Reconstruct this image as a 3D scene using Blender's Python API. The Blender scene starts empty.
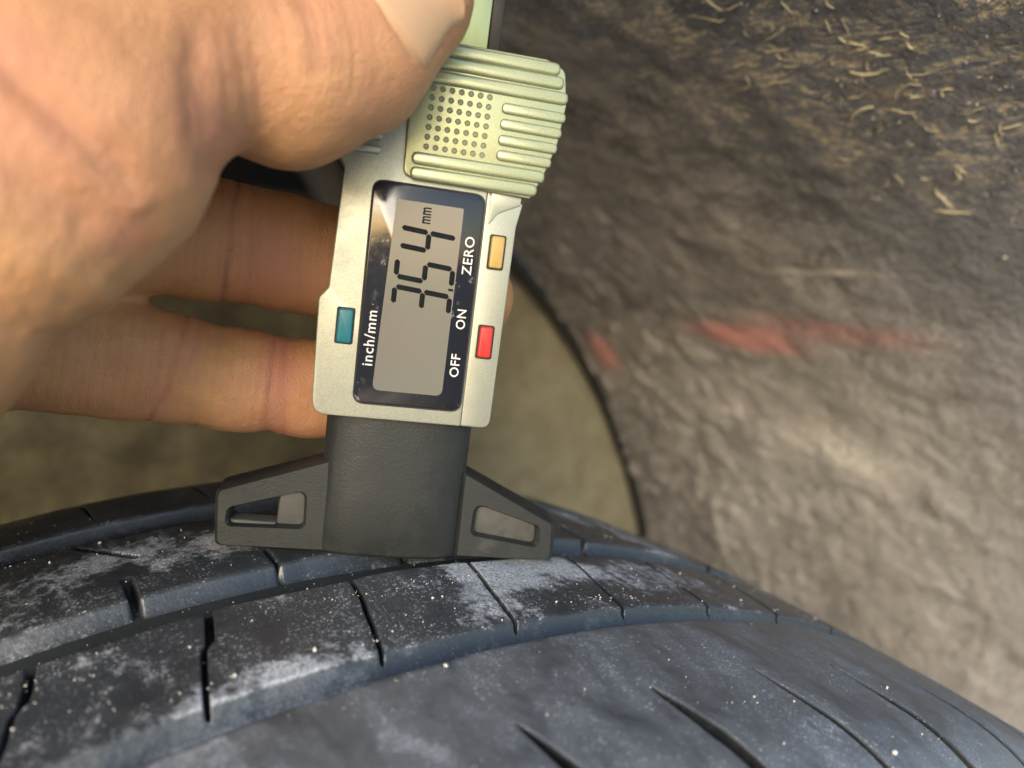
import bpy, bmesh, math, random
import numpy as np
from mathutils import Vector, Matrix
R = math.radians
random.seed(4); rng = np.random.default_rng(4)
S = bpy.context.scene
COL = S.collection

# ------------------------------------------------------------------ camera, sky, sun, exposure
# world: the gauge stands at the origin on top of the tyre; +Y is the wheel axle towards the car, +Z up
FPX = 770.0
MC = np.array([[0.82304562, 0.00311173, 0.56796674],
               [-0.55938517, 0.17769942, 0.80963643],
               [0.09840799, 0.98407989, -0.14799539]])      # columns: camera right, up, forward
CC = np.array([-0.05998108, -0.11981438, 0.05356015])
cam_data = bpy.data.cameras.new('camera'); cam = bpy.data.objects.new('camera', cam_data); COL.objects.link(cam)
m = Matrix.Identity(4)
for i in range(3):
    m[i][0] = MC[i, 0]; m[i][1] = MC[i, 1]; m[i][2] = -MC[i, 2]; m[i][3] = CC[i]
cam.matrix_world = m
cam_data.sensor_width = 36; cam_data.lens = FPX / 1024 * 36
cam_data.clip_start = 0.004; cam_data.clip_end = 200
cam_data.dof.use_dof = True; cam_data.dof.focus_distance = 0.131; cam_data.dof.aperture_fstop = 12.5
S.camera = cam
W = bpy.data.worlds.new('World'); S.world = W; W.use_nodes = True
wn = W.node_tree.nodes; wn.clear()
sky = wn.new('ShaderNodeTexSky'); sky.sky_type = 'NISHITA'; sky.sun_disc = False
SUN_EL, SUN_AZ = 18, 224           # azimuth: clockwise from +Y, so behind and left of the camera
sky.sun_elevation = R(SUN_EL); sky.sun_rotation = R(SUN_AZ)
bg = wn.new('ShaderNodeBackground'); bg.inputs['Strength'].default_value = 0.15
wo = wn.new('ShaderNodeOutputWorld')
W.node_tree.links.new(sky.outputs[0], bg.inputs[0]); W.node_tree.links.new(bg.outputs[0], wo.inputs[0])
sd = bpy.data.lights.new('sun', 'SUN'); sd.energy = 1.35; sd.angle = R(30); sd.color = (1.0, 0.88, 0.72)
sun = bpy.data.objects.new('sun', sd); COL.objects.link(sun)
sdir = Vector((math.sin(R(SUN_AZ)) * math.cos(R(SUN_EL)), math.cos(R(SUN_AZ)) * math.cos(R(SUN_EL)), math.sin(R(SUN_EL))))
sun.rotation_euler = sdir.to_track_quat('Z', 'Y').to_euler()
S.view_settings.view_transform = 'Standard'; S.view_settings.look = 'None'
S.view_settings.exposure = 1.1; S.view_settings.gamma = 1; S.view_settings.use_curve_mapping = False

# ------------------------------------------------------------------ helpers
def tag(o, label=None, cat=None, group=None, kind=None):
    for k, v in (('label', label), ('category', cat), ('group', group), ('kind', kind)):
        if v: o[k] = v
    return o
def empty(name, loc=(0, 0, 0)):
    o = bpy.data.objects.new(name, None); COL.objects.link(o); o.location = loc; o.empty_display_size = .01
    return o
def link_mesh(name, me, mat, parent=None):
    o = bpy.data.objects.new(name, me); COL.objects.link(o)
    if mat: me.materials.append(mat) if len(me.materials) == 0 else None
    if parent: o.parent = parent
    return o
def np_mesh(name, V, F, mat, parent=None, smooth=True, uv=None):
    """V (n,3), F (m,4) quads or (m,3) triangles"""
    me = bpy.data.meshes.new(name); k = F.shape[1]
    me.vertices.add(len(V)); me.vertices.foreach_set('co', np.ascontiguousarray(V, np.float32).ravel())
    me.loops.add(F.size); me.loops.foreach_set('vertex_index', np.ascontiguousarray(F, np.int32).ravel())
    me.polygons.add(len(F)); me.polygons.foreach_set('loop_start', np.arange(0, F.size, k, dtype=np.int32))
    me.polygons.foreach_set('loop_total', np.full(len(F), k, np.int32))
    me.update(calc_edges=True); me.validate()
    if smooth: me.polygons.foreach_set('use_smooth', np.ones(len(me.polygons), bool))
    if uv is not None:
        l = me.uv_layers.new(name='UVMap'); l.data.foreach_set('uv', np.ascontiguousarray(uv[F.ravel()], np.float32).ravel())
    return link_mesh(name, me, mat, parent)
def bm_obj(name, bm, mat, parent=None, smooth=False):
    bmesh.ops.recalc_face_normals(bm, faces=bm.faces)
    me = bpy.data.meshes.new(name); bm.to_mesh(me); bm.free()
    if smooth:
        for p in me.polygons: p.use_smooth = True
        me.set_sharp_from_angle(angle=R(40))
    return link_mesh(name, me, mat, parent)
def grid_faces(nu, nv, off=0):
    i = np.arange(nu - 1)[:, None] * nv + np.arange(nv - 1)[None, :]
    return np.stack([i, i + nv, i + nv + 1, i + 1], -1).reshape(-1, 4) + off
def vnoise(x, y, seed=0):
    g = np.random.default_rng(seed).random((256, 256)); xi = np.floor(x).astype(int); yi = np.floor(y).astype(int)
    fx = x - xi; fy = y - yi; fx = fx * fx * (3 - 2 * fx); fy = fy * fy * (3 - 2 * fy)
    a = g[xi % 256, yi % 256]; b = g[(xi + 1) % 256, yi % 256]; c = g[xi % 256, (yi + 1) % 256]; d = g[(xi + 1) % 256, (yi + 1) % 256]
    return (a * (1 - fx) + b * fx) * (1 - fy) + (c * (1 - fx) + d * fx) * fy - .5
def fbm(x, y, oct=4, seed=0):
    s = 0; a = 1.
    for k in range(oct): s = s + a * vnoise(x * 2 ** k + 17 * k, y * 2 ** k + 31 * k, seed + k); a *= .5
    return s
def cpt(px, py, d):
    """picture position and distance (mm) -> camera-space point (mm)"""
    return np.array([(px - 512) / FPX * d, (384 - py) / FPX * d, d])
def to_world(P): return np.asarray(P) / 1000. @ MC.T + CC

class NT:
    """small node-tree builder"""
    def __init__(s, name):
        s.m = bpy.data.materials.new(name); s.m.use_nodes = True; s.t = s.m.node_tree; s.t.nodes.clear()
        s.out = s.t.nodes.new('ShaderNodeOutputMaterial'); s.b = s.t.nodes.new('ShaderNodeBsdfPrincipled')
        s.t.links.new(s.b.outputs[0], s.out.inputs[0])
    def n(s, typ, **kw):
        nd = s.t.nodes.new(typ)
        for k, v in kw.items(): setattr(nd, k, v)
        return nd
    def l(s, a, b): s.t.links.new(a, b)
    def put(s, sock, v):
        if hasattr(v, 'is_output') or isinstance(v, bpy.types.NodeSocket): s.l(v, sock)
        else: sock.default_value = v
    def set(s, **kw):
        for k, v in kw.items(): s.put(s.b.inputs[k.replace('_', ' ')], v)
        return s
    def coord(s, kind='Object'): return s.n('ShaderNodeTexCoord').outputs[kind]
    def mapping(s, vec, loc=(0, 0, 0), rot=(0, 0, 0), scale=(1, 1, 1)):
        m_ = s.n('ShaderNodeMapping'); s.l(vec, m_.inputs[0]); m_.inputs['Location'].default_value = loc
        m_.inputs['Rotation'].default_value = rot; m_.inputs['Scale'].default_value = scale; return m_.outputs[0]
    def noise(s, scale, detail=4, rough=.55, vec=None, dist=0):
        t = s.n('ShaderNodeTexNoise'); s.l(vec if vec is not None else s.coord(), t.inputs['Vector'])
        t.inputs['Scale'].default_value = scale; t.inputs['Detail'].default_value = detail
        t.inputs['Roughness'].default_value = rough; t.inputs['Distortion'].default_value = dist; return t.outputs['Fac']
    def voro(s, scale, vec=None, feature='F1', out='Distance'):
        t = s.n('ShaderNodeTexVoronoi', feature=feature); s.l(vec if vec is not None else s.coord(), t.inputs['Vector'])
        t.inputs['Scale'].default_value = scale; return t.outputs[out]
    def ramp(s, fac, stops):
        r = s.n('ShaderNodeValToRGB'); s.l(fac, r.inputs[0]); e = r.color_ramp.elements
        while len(e) < len(stops): e.new(.5)
        for el, (p, c) in zip(e, stops): el.position = p; el.color = (*c, 1) if len(c) == 3 else c
        return r.outputs[0]
    def range(s, v, a, b, c=0., d=1., smooth=True):
        r = s.n('ShaderNodeMapRange'); s.l(v, r.inputs[0])
        if smooth: r.interpolation_type = 'SMOOTHSTEP'
        for i, q in zip((1, 2, 3, 4), (a, b, c, d)): r.inputs[i].default_value = q
        return r.outputs[0]
    def math(s, op, a, b=None, clamp=False):
        r = s.n('ShaderNodeMath', operation=op); r.use_clamp = clamp; s.put(r.inputs[0], a)
        if b is not None: s.put(r.inputs[1], b)
        return r.outputs[0]
    def mix(s, fac, a, b):
        r = s.n('ShaderNodeMix', data_type='RGBA'); s.put(r.inputs[0], fac)
        for i, v in ((6, a), (7, b)): s.put(r.inputs[i], (*v, 1) if isinstance(v, tuple) and len(v) == 3 else v)
        return r.outputs[2]
    def bump(s, h, strength, dist, prev=None):
        r = s.n('ShaderNodeBump'); s.l(h, r.inputs['Height']); r.inputs['Strength'].default_value = strength
        r.inputs['Distance'].default_value = dist
        if prev is not None: s.l(prev, r.inputs['Normal'])
        s.l(r.outputs[0], s.b.inputs['Normal']); return r.outputs[0]
    def sep(s, vec):
        r = s.n('ShaderNodeSeparateXYZ'); s.l(vec, r.inputs[0]); return r.outputs
    def blob(s, uv, cu, cv, ru, rv, rot=0, sz=1.):
        """soft elliptical spot in UV metres"""
        m_ = s.n('ShaderNodeMapping', vector_type='TEXTURE'); s.l(uv, m_.inputs[0])
        m_.inputs['Location'].default_value = (cu, cv, 0); m_.inputs['Rotation'].default_value = (0, 0, rot); m_.inputs['Scale'].default_value = (ru, rv, sz)
        ln = s.n('ShaderNodeVectorMath', operation='LENGTH'); s.l(m_.outputs[0], ln.inputs[0]); return s.range(ln.outputs['Value'], 1, .25)

# ------------------------------------------------------------------ materials
def mat_rubber():
    t = NT('dusty_rubber'); o = t.coord()
    big = t.noise(34, 5, .6, o, .6); mid = t.noise(130, 5, .65, t.mapping(o, scale=(1, .55, 1)), .5); fine = t.noise(520, 6, .75, o); gr = t.noise(2600, 2, .6, o)
    ys = t.sep(o)[1]
    for (cx, cy, rx, ry, w_) in ((.022, -.012, .022, .012, .34), (.05, -.016, .024, .012, .3), (-.028, .022, .034, .014, .26), (.008, -.022, .012, .01, .2), (-.03, -.03, .02, .008, .22)):
        big = t.math('ADD', big, t.math('MULTIPLY', t.blob(o, cx, cy, rx, ry, sz=1000.), w_))
    v_ = t.math('ADD', t.math('ADD', t.math('MULTIPLY', big, .5), t.math('MULTIPLY', mid, .4)), t.math('MULTIPLY', fine, .42))
    patch = t.range(v_, .675, .82)
    # the dust lies mostly on the middle ribs, the near shoulder is rubbed cleaner
    zone = t.math('MAXIMUM', t.range(ys, -.036, -.030, .55, 1), .2)
    patch = t.math('MULTIPLY', patch, zone)
    dust = t.math('MULTIPLY', patch, t.range(gr, .35, .6, .35, 1), True)
    speck = t.math('MULTIPLY', t.range(gr, .60, .68), t.range(mid, .40, .58, .15, .9))
    film_and_sheen = t.math('MULTIPLY', t.range(mid, .05, .85), t.range(ys, -.030, -.036, .07, .30))  # heavier on the near shoulder: bluish sky sheen mixed in as colour
    f = t.math('MAXIMUM', t.math('MAXIMUM', dust, speck), film_and_sheen, True)
    nrm = t.n('ShaderNodeNewGeometry').outputs['True Normal']
    ro = t.n('ShaderNodeVectorMath', operation='MULTIPLY'); t.l(o, ro.inputs[0]); ro.inputs[1].default_value = (1, 0, 1)
    rn_ = t.n('ShaderNodeVectorMath', operation='NORMALIZE'); t.l(ro.outputs[0], rn_.inputs[0])
    dt = t.n('ShaderNodeVectorMath', operation='DOT_PRODUCT'); t.l(rn_.outputs[0], dt.inputs[0]); t.l(nrm, dt.inputs[1])
    face = t.range(dt.outputs['Value'], .5, .9, .16, 1)
    f = t.math('MULTIPLY', f, t.math('MULTIPLY', face, .82))
    rub = t.mix(t.noise(70, 3, .5, o), (.014, .019, .023), (.032, .041, .052))
    t.set(Base_Color=t.mix(f, rub, (.66, .71, .78)), Roughness=t.math('ADD', t.math('MULTIPLY', f, .35), t.range(mid, .3, .7, .27, .42)))
    t.b.inputs['Specular IOR Level'].default_value = .75
    n1 = t.bump(t.noise(240, 5, .65, o), .2, .001); t.bump(fine, .3, .0004, n1); return t.m
def mat_black_plastic():
    t = NT('black_plastic'); o = t.coord(); n = t.noise(350, 5, .6, o)
    d = t.range(t.noise(90, 6, .7, o), .56, .74, 0, .22)
    t.set(Base_Color=t.mix(d, (.015, .018, .018), (.11, .11, .10)), Roughness=t.range(n, .3, .7, .42, .6))
    t.bump(t.noise(2200, 2, .5, o), .25, .0002); return t.m
def mat_silver(lo=(.32, .33, .27), hi=(.40, .41, .335), nm='silver_paint'):
    t = NT(nm); o = t.coord(); sp = t.noise(5200, 2, .6, o); d = t.noise(120, 6, .7, o)
    c = t.mix(t.range(sp, .35, .65), lo, hi)
    c = t.mix(t.range(d, .60, .78, 0, .5), c, (.25, .23, .18))
    t.set(Base_Color=c, Metallic=.5, Roughness=t.range(d, .3, .7, .3, .44)); t.bump(sp, .08, .0001); return t.m
def mat_steel():
    t = NT('brushed_steel'); o = t.coord(); n = t.noise(60, 4, .6, t.mapping(o, scale=(60, 60, 1)))
    t.set(Base_Color=t.mix(n, (.30, .34, .17), (.42, .46, .26)), Metallic=.8, Roughness=t.range(n, .3, .7, .28, .42)); return t.m  # green tint is reflected light put into the metal's colour
def plain(name, c, rough=.5, metal=0, coat=0, var=.15, nscale=400, bump=.0):
    t = NT(name); o = t.coord(); n = t.noise(nscale, 4, .6, o)
    t.set(Base_Color=t.mix(n, tuple(x * (1 - var) for x in c), tuple(min(1, x * (1 + var)) for x in c)), Roughness=t.range(n, .3, .7, rough * .85, rough * 1.15), Metallic=metal)
    t.b.inputs['Coat Weight'].default_value = coat; t.b.inputs['Coat Roughness'].default_value = .06
    if bump: t.bump(n, .4, bump)
    return t.m
def mat_bezel():
    t = NT('black_glossy_bezel'); o = t.coord(); d = t.noise(420, 7, .75, o); s = t.noise(110, 3, .5, o)
    f = t.math('MULTIPLY', t.range(d, .56, .64), t.range(s, .5, .62))
    t.set(Base_Color=t.mix(f, (.008, .009, .014), (.22, .22, .25)), Roughness=t.range(d, .4, .7, .09, .2)); t.b.inputs['Specular IOR Level'].default_value = .6; return t.m
def mat_lcd():
    t = NT('lcd_glass'); o = t.coord(); n = t.noise(70, 2, .5, o); d = t.noise(900, 4, .7, o)
    c = t.mix(t.range(n, .35, .65), (.175, .155, .134), (.158, .158, .13)); c = t.mix(t.range(d, .72, .78, 0, .5), c, (.6, .6, .55))
    t.set(Base_Color=c, Roughness=.16); return t.m
def mat_skin():
    t = NT('skin'); o = t.coord()
    a = t.n('ShaderNodeAttribute', attribute_name='tone').outputs['Color']; red = t.n('ShaderNodeSeparateColor'); t.l(a, red.inputs[0])
    n = t.noise(70, 5, .65, o); m2 = t.noise(420, 4, .6, o)
    c = t.mix(t.range(n, .3, .7), (.575, .315, .14), (.485, .245, .102))
    c = t.mix(t.math('MULTIPLY', red.outputs[0], .75, True), c, (.50, .19, .135))
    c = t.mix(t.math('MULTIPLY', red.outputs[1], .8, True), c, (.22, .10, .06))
    c = t.mix(t.range(m2, .5, .75, 0, .4), c, (.44, .22, .13)); c = t.mix(t.range(t.noise(28, 3, .6, o), .45, .65, 0, .35), c, (.52, .25, .17))
    t.set(Base_Color=c, Roughness=t.range(m2, .3, .7, .42, .6)); t.b.inputs['Specular IOR Level'].default_value = .4
    t.b.inputs['Subsurface Weight'].default_value = .18; t.b.inputs['Subsurface Radius'].default_value = (1, .35, .2); t.b.inputs['Subsurface Scale'].default_value = .0022
    cells = t.voro(1150, t.mapping(o, rot=(.3, .2, .5), scale=(1, 1.5, 1)), 'DISTANCE_TO_EDGE')
    n1 = t.bump(t.range(cells, 0, .18), .28, .0003)
    wav = t.n('ShaderNodeTexWave', wave_type='BANDS', bands_direction='X'); t.l(o, wav.inputs[0]); wav.inputs['Scale'].default_value = 500; wav.inputs['Distortion'].default_value = 5; wav.inputs['Detail'].default_value = 2; wav.inputs['Detail Scale'].default_value = .3
    n2 = t.bump(wav.outputs['Fac'], .06, .0003, n1); n3 = t.bump(t.noise(260, 4, .6, o), .35, .0007, n2); t.bump(t.noise(1100, 4, .7, t.mapping(o, rot=(0, .3, -.5), scale=(2.2, .8, 1))), .6, .0004, n3); return t.m
def mat_nail():
    t = NT('thumb_nail'); o = t.coord(); n = t.noise(260, 3, .5, o)
    t.set(Base_Color=t.mix(n, (.54, .33, .185), (.58, .385, .23)), Roughness=.34); t.b.inputs['Subsurface Weight'].default_value = .15; t.b.inputs['Subsurface Scale'].default_value = .001
    t.bump(t.noise(900, 2, .5, o), .15, .0001); return t.m
LR, LX, LZ = .44, -.03, -.30            # wheel arch liner: radius and centre line
def mat_liner():
    t = NT('dirty_liner'); uv = t.n('ShaderNodeUVMap', uv_map='UVMap').outputs[0]
    n1 = t.noise(9, 6, .62, uv); n2 = t.noise(55, 6, .7, uv, .8); n3 = t.noise(260, 4, .7, uv)
    wr = t.noise(95, 4, .6, t.mapping(uv, rot=(0, 0, .35), scale=(1.6, .5, 1)), 1.6)
    c = t.mix(t.range(n2, .32, .68), (.125, .116, .108), (.45, .41, .365))
    c = t.mix(t.range(n1, .42, .62, 0, .65), c, (.43, .39, .35))
    u = t.sep(uv)
    # lower, outer part: pale dust, with extra brightness painted in as light
    low = t.math('MULTIPLY', t.range(u[0], .24, .38), t.range(u[1], .27, .12))
    c = t.mix(t.math('MULTIPLY', low, t.range(n2, .25, .7, .25, .85)), c, (.52, .485, .45))
    c = t.mix(t.math('MULTIPLY', t.blob(uv, .392, .10, .024, .06), t.range(n3, .3, .6, .4, .9)), c, (.78, .74, .66))
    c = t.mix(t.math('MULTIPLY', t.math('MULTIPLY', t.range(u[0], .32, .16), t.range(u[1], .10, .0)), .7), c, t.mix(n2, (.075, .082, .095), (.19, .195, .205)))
    c = t.mix(t.range(t.noise(330, 4, .65, uv, 1.), .53, .60, 0, .6), c, (.50, .43, .35))
    c = t.mix(t.math('MULTIPLY', t.range(u[1], .11, .0), t.range(n2, .3, .65, .15, .6)), c, (.36, .37, .40))  # hazy blue-grey glow of the outer edge, put into the colour
    # tan cracks in the dried mud of the upper part
    crk = t.math('MULTIPLY', t.range(wr, .55, .60), t.math('MULTIPLY', t.range(u[0], .24, .17), t.range(n1, .40, .55)))
    c = t.mix(t.math('MULTIPLY', crk, .45), c, (.5, .40, .26))
    wv = t.noise(70, 5, .62, t.mapping(uv, rot=(0, 0, .5), scale=(1.5, .45, 1)), 2.2)
    ridge = t.range(t.math('ABSOLUTE', t.math('SUBTRACT', wv, .5)), .05, .022)
    thread = t.math('MULTIPLY', t.math('MULTIPLY', ridge, t.range(n3, .38, .5)), t.math('MULTIPLY', t.math('MULTIPLY', t.range(u[0], .25, .17), t.range(u[1], .10, .03)), t.range(n2, .48, .55)))
    c = t.mix(t.math('MULTIPLY', thread, .9), c, (.95, .78, .50))
    pit = t.range(t.noise(420, 5, .7, uv), .38, .52, .3, 0)
    c = t.mix(pit, c, (.05, .045, .04))
    # soft red smears and one pale scratch
    rn = t.range(n2, .3, .6, .5, 1)
    for (cu, cv, ru, rv, a) in ((.316, .135, .017, .052, .7), (.301, .082, .013, .065, .4), (.355, .272, .024, .022, .7)):
        c = t.mix(t.math('MULTIPLY', t.math('MULTIPLY', t.blob(uv, cu, cv, ru, rv), a), rn), c, (.85, .30, .25))
    c = t.mix(t.math('MULTIPLY', t.blob(uv, .2615, .066, .003, .034), 1.), c, (.62, .56, .46))
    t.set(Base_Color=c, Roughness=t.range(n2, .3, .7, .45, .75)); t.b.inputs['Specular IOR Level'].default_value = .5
    b1 = t.bump(n2, .5, .003); b2 = t.bump(wr, .5, .002, b1); b3 = t.bump(ridge, .35, .0012, b2); t.bump(n3, .9, .002, b3); return t.m
def mat_panel():
    t = NT('dusty_olive_paint'); o = t.coord(); n1 = t.noise(7, 5, .6, o); n2 = t.noise(45, 6, .7, o)
    c = t.mix(t.range(n2, .3, .7), (.29, .26, .165), (.41, .37, .25))
    x = t.sep(o)[0]
    mud = t.math('MULTIPLY', t.range(x, .30, .10, .05, 1), t.range(n1, .3, .55, .7, 1))
    c = t.mix(mud, c, t.mix(t.range(n2, .35, .65), (.04, .031, .013), (.085, .07, .03)))
    t.set(Base_Color=c, Roughness=.75); t.bump(n2, .5, .004); return t.m
def mat_ground():
    t = NT('unseen_bounce_concrete'); o = t.coord(); n = t.noise(180, 4, .7, o); b = t.noise(2, 4, .6, o)
    t.set(Base_Color=t.mix(n, (.28, .27, .25), (.42, .41, .38)), Roughness=.85); t.bump(n, .6, .004); return t.m  # unseen ground, made pale to bounce light up onto the liner
RUB = mat_rubber(); BLK = mat_black_plastic(); SIL = mat_silver(); HEAD = mat_silver((.315, .345, .205), (.39, .42, .265), 'silver_green_bounce'); STEEL = mat_steel(); BEZ = mat_bezel(); LCD = mat_lcd()  # HEAD: green reflected light is mixed into the grip's silver
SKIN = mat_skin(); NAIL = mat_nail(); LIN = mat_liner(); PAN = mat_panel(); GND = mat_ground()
GROOVE = plain('groove_rubber', (.03, .038, .042), .6, var=.4, nscale=120, bump=.0006)
FLOOR = plain('sipe_shade_rubber', (.009, .010, .011), .55, var=.35, nscale=300, bump=.0006)
INK = plain('lcd_ink', (.004, .006, .008), .6); INK.node_tree.nodes['Principled BSDF'].inputs['Specular IOR Level'].default_value = .12; WHITE = plain('white_print', (.62, .62, .58), .45)
YEL = plain('yellow_button', (.44, .30, .085), .38); RED = plain('red_button', (.5, .03, .025), .34); TEAL = plain('teal_button', (.010, .155, .19), .36)
PIT = plain('pit_shadow_paint', (.2, .22, .13), .55); DARK = plain('added_dark_backing', (.018, .016, .013), .7, var=.5, nscale=60, bump=.002)
HOSE = plain('grey_hose', (.11, .10, .085), .6, nscale=90); SAND = plain('sand', (.66, .64, .57), .7, var=.45, nscale=300)
GREYR = plain('worn_grey_pocket', (.06, .06, .055), .6, var=.5, nscale=700)

# ------------------------------------------------------------------ setting: ground, inner wing, liner
TR = .265                                # tyre radius
nu = 41; gx_, gy_ = np.meshgrid(np.linspace(-40, 40, nu), np.linspace(-40, 40, nu), indexing='ij')
ground = np_mesh('ground', np.stack([gx_.ravel(), gy_.ravel(), np.full(nu * nu, -2 * TR)], 1), grid_faces(nu, nu), GND)
tag(ground, kind='structure')

PY = .315
xs = np.linspace(-.75, .62, 140); zs = np.linspace(-.42, .085, 60)
X, Z = np.meshgrid(xs, zs, indexing='ij')
Yp = PY + .012 * fbm(X * 6, Z * 6, 3, 5) + .02 * np.clip((Z + .1) / .2, 0, 1) ** 2
wing = empty('inner_wing', (0, PY, -.42)); tag(wing, 'dusty olive inner wing panel behind the hand and tyre, seen past the liner edge', 'car panel')
o = np_mesh('lower_panel', np.stack([X.ravel(), Yp.ravel() - PY, Z.ravel() + .42], 1), grid_faces(140, 60)[:, ::-1], PAN, wing)
xs = np.linspace(-.75, .62, 60); zs = np.linspace(.08, .26, 20); X, Z = np.meshgrid(xs, zs, indexing='ij')
np_mesh('void_backing', np.stack([X.ravel(), .09 + .01 * fbm(X.ravel() * 8, Z.ravel() * 8, 2, 8), Z.ravel() + .42], 1), grid_faces(60, 20)[:, ::-1], DARK, wing)  # dark sheet standing in for the unlit void above the wing
xs = np.linspace(-.75, .62, 60); ys = np.linspace(.012, .1, 8); X, Y = np.meshgrid(xs, ys, indexing='ij')
np_mesh('ledge', np.stack([X.ravel(), Y.ravel(), np.full(X.size, .4985)], 1), grid_faces(60, 8), DARK, wing)

def tube(pts, rad, n=12):
    V = []; F = []
    P = [Vector(p) for p in pts]
    for i, p in enumerate(P):
        d = (P[min(i + 1, len(P) - 1)] - P[max(i - 1, 0)]).normalized(); a = d.orthogonal().normalized(); b = d.cross(a)
        r = rad[i] if hasattr(rad, '__len__') else rad
        for k in range(n): V.append(p + (a * math.cos(k / n * math.tau) + b * math.sin(k / n * math.tau)) * r)
    for i in range(len(P) - 1):
        for k in range(n): F.append((i * n + k, i * n + (k + 1) % n, (i + 1) * n + (k + 1) % n, (i + 1) * n + k))
    return np.array([tuple(v) for v in V]), np.array(F)
hp = [to_world(cpt(px, py, d)) for px, py, d in ((200, 60, 430), (270, 120, 425), (320, 168, 420), (345, 215, 415), (350, 262, 412))]
V, F = tube(hp, .011, 14); hose = np_mesh('brake_hose', V, F, HOSE); tag(hose, 'grey hose running down the inner wing between thumb and finger', 'hose')

# liner: lumpy moulded sheet wrapped round the tyre, with a rolled inner lip
nth, ny = 520, 190
th = np.radians(np.linspace(-38, 104, nth)); yy = np.linspace(-.055, .300, ny)  # unseen left side and outer edge cut short to let light in
TH, YY = np.meshgrid(th, yy, indexing='ij'); U = TH * LR
lump = np.abs(fbm(U * 70, YY * 70, 3, 11)) * .0075 * np.clip((YY - .1) / .12, .3, 1) + fbm(U * 14, YY * 14, 3, 12) * .006
lump *= np.clip((YY - .0) / .05, .35, 1)
lump += -.003 * np.exp(-((YY - .296) / .006) ** 2)            # lip
rad = LR - lump
V = np.stack([LX + rad * np.sin(TH), YY, LZ + rad * np.cos(TH)], -1).reshape(-1, 3)
liner = empty('wheel_arch_liner', (LX, .1, LZ)); tag(liner, 'dirty brown grey wheel arch liner with red smears, curving round the tyre', 'wheel arch liner')
off = np.array([LX, .1, LZ])
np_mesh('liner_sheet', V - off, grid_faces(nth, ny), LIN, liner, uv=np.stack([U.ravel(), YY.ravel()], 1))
a = np.linspace(R(-38), R(104), 200); b = np.linspace(0, math.tau, 9)[:-1]
Vv = np.stack([np.stack([(LR - .001 + .003 * math.cos(q)) * np.sin(a), np.full_like(a, .302 - .1 + .003 * math.sin(q)), (LR - .001 + .003 * math.cos(q)) * np.cos(a)], -1) for q in b], 1)
i = np.arange(199)[:, None] * 8 + np.arange(8)[None]; j = np.arange(199)[:, None] * 8 + (np.arange(8)[None] + 1) % 8
np_mesh('rolled_lip', Vv.reshape(-1, 3), np.stack([i, i + 8, j + 8, j], -1).reshape(-1, 4), plain('black_rubber_lip', (.03, .027, .022), .8), liner)

a = np.linspace(R(-38), R(104), 160); rr_ = np.linspace(LR - .004, LR + .2, 6)
AA, RRr = np.meshgrid(a, rr_, indexing='ij')
np_mesh('light_block_ring', np.stack([RRr * np.sin(AA), .206 + 0 * AA, RRr * np.cos(AA)], -1).reshape(-1, 3), grid_faces(160, 6), DARK, liner)  # added dark ring, blocks light leaking in behind the liner
# dried mud threads and grit stuck to the liner
def on_liner(t_, y_, lift):
    i_ = np.clip(np.searchsorted(th, t_), 0, nth - 1); j_ = np.clip(np.searchsorted(yy, y_), 0, ny - 1); r_ = rad[i_, j_] - lift
    return np.array([LX + r_ * math.sin(t_), y_, LZ + r_ * math.cos(t_)]) - off
Vs = []; Fs = []; c = 0
spots = [(15.5, .005, .5), (16.5, .012, .5), (20.5, .002, .7), (21.0, -.004, .6), (22.5, .006, .6), (17, .03, .5), (19, .02, .45), (24, -.012, .5), (25.5, .0, .45), (15, -.02, .4), (27.5, .01, .35), (18, .05, .3)]
for (ta, ya, pr) in spots:
    for q in range(int(18 * pr)):
        t_ = R(ta + rng.normal(0, 1.5)); y_ = ya + rng.normal(0, .011); L_ = rng.uniform(.002, .009) * (1.7 if rng.random() < .15 else 1); an = rng.normal(.25, .55); n_ = 7; w_ = rng.uniform(.00014, .00034) * (1.6 if L_ > .009 else 1); pts = []
        for e in range(n_):
            pts.append(on_liner(t_, y_, .0001)); an += rng.normal(0, .35); t_ += math.sin(an) * L_ / n_ / LR; y_ += math.cos(an) * L_ / n_
        V, F = tube(pts, [w_ * (.35 + .65 * math.sin(math.pi * (e + .3) / (n_ - .4))) for e in range(n_)], 6)
        Vs.append(V); Fs.append(F + c); c += len(V)
o = np_mesh('mud_threads', np.concatenate(Vs), np.concatenate(Fs), plain('dried_mud', (.80, .68, .46), .6, var=.35, nscale=120), liner); tag(o, kind='stuff')
bmi = bmesh.new(); bmesh.ops.create_icosphere(bmi, subdivisions=1, radius=1); gv = np.array([p.co[:] for p in bmi.verts]); gf = np.array([[q.index for q in fc.verts] for fc in bmi.faces]); bmi.free()
Vs = []; Fs = []; c = 0
for q in range(900):
    t_ = R(rng.uniform(12, 48) if q % 3 else rng.uniform(12, 26)); y_ = rng.uniform(-.045, .09) if q % 3 else rng.uniform(-.045, .02); w_ = .00013 * math.exp(rng.normal(0, .55))
    Vs.append(gv * w_ * rng.uniform(.6, 1.5, 3) + on_liner(t_, y_, w_ * .3)); Fs.append(gf + c); c += len(gv)
o = np_mesh('grit', np.concatenate(Vs), np.concatenate(Fs), plain('pale_grit', (.6, .56, .48), .6, var=.4, nscale=200), liner); tag(o, kind='stuff')
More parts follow.
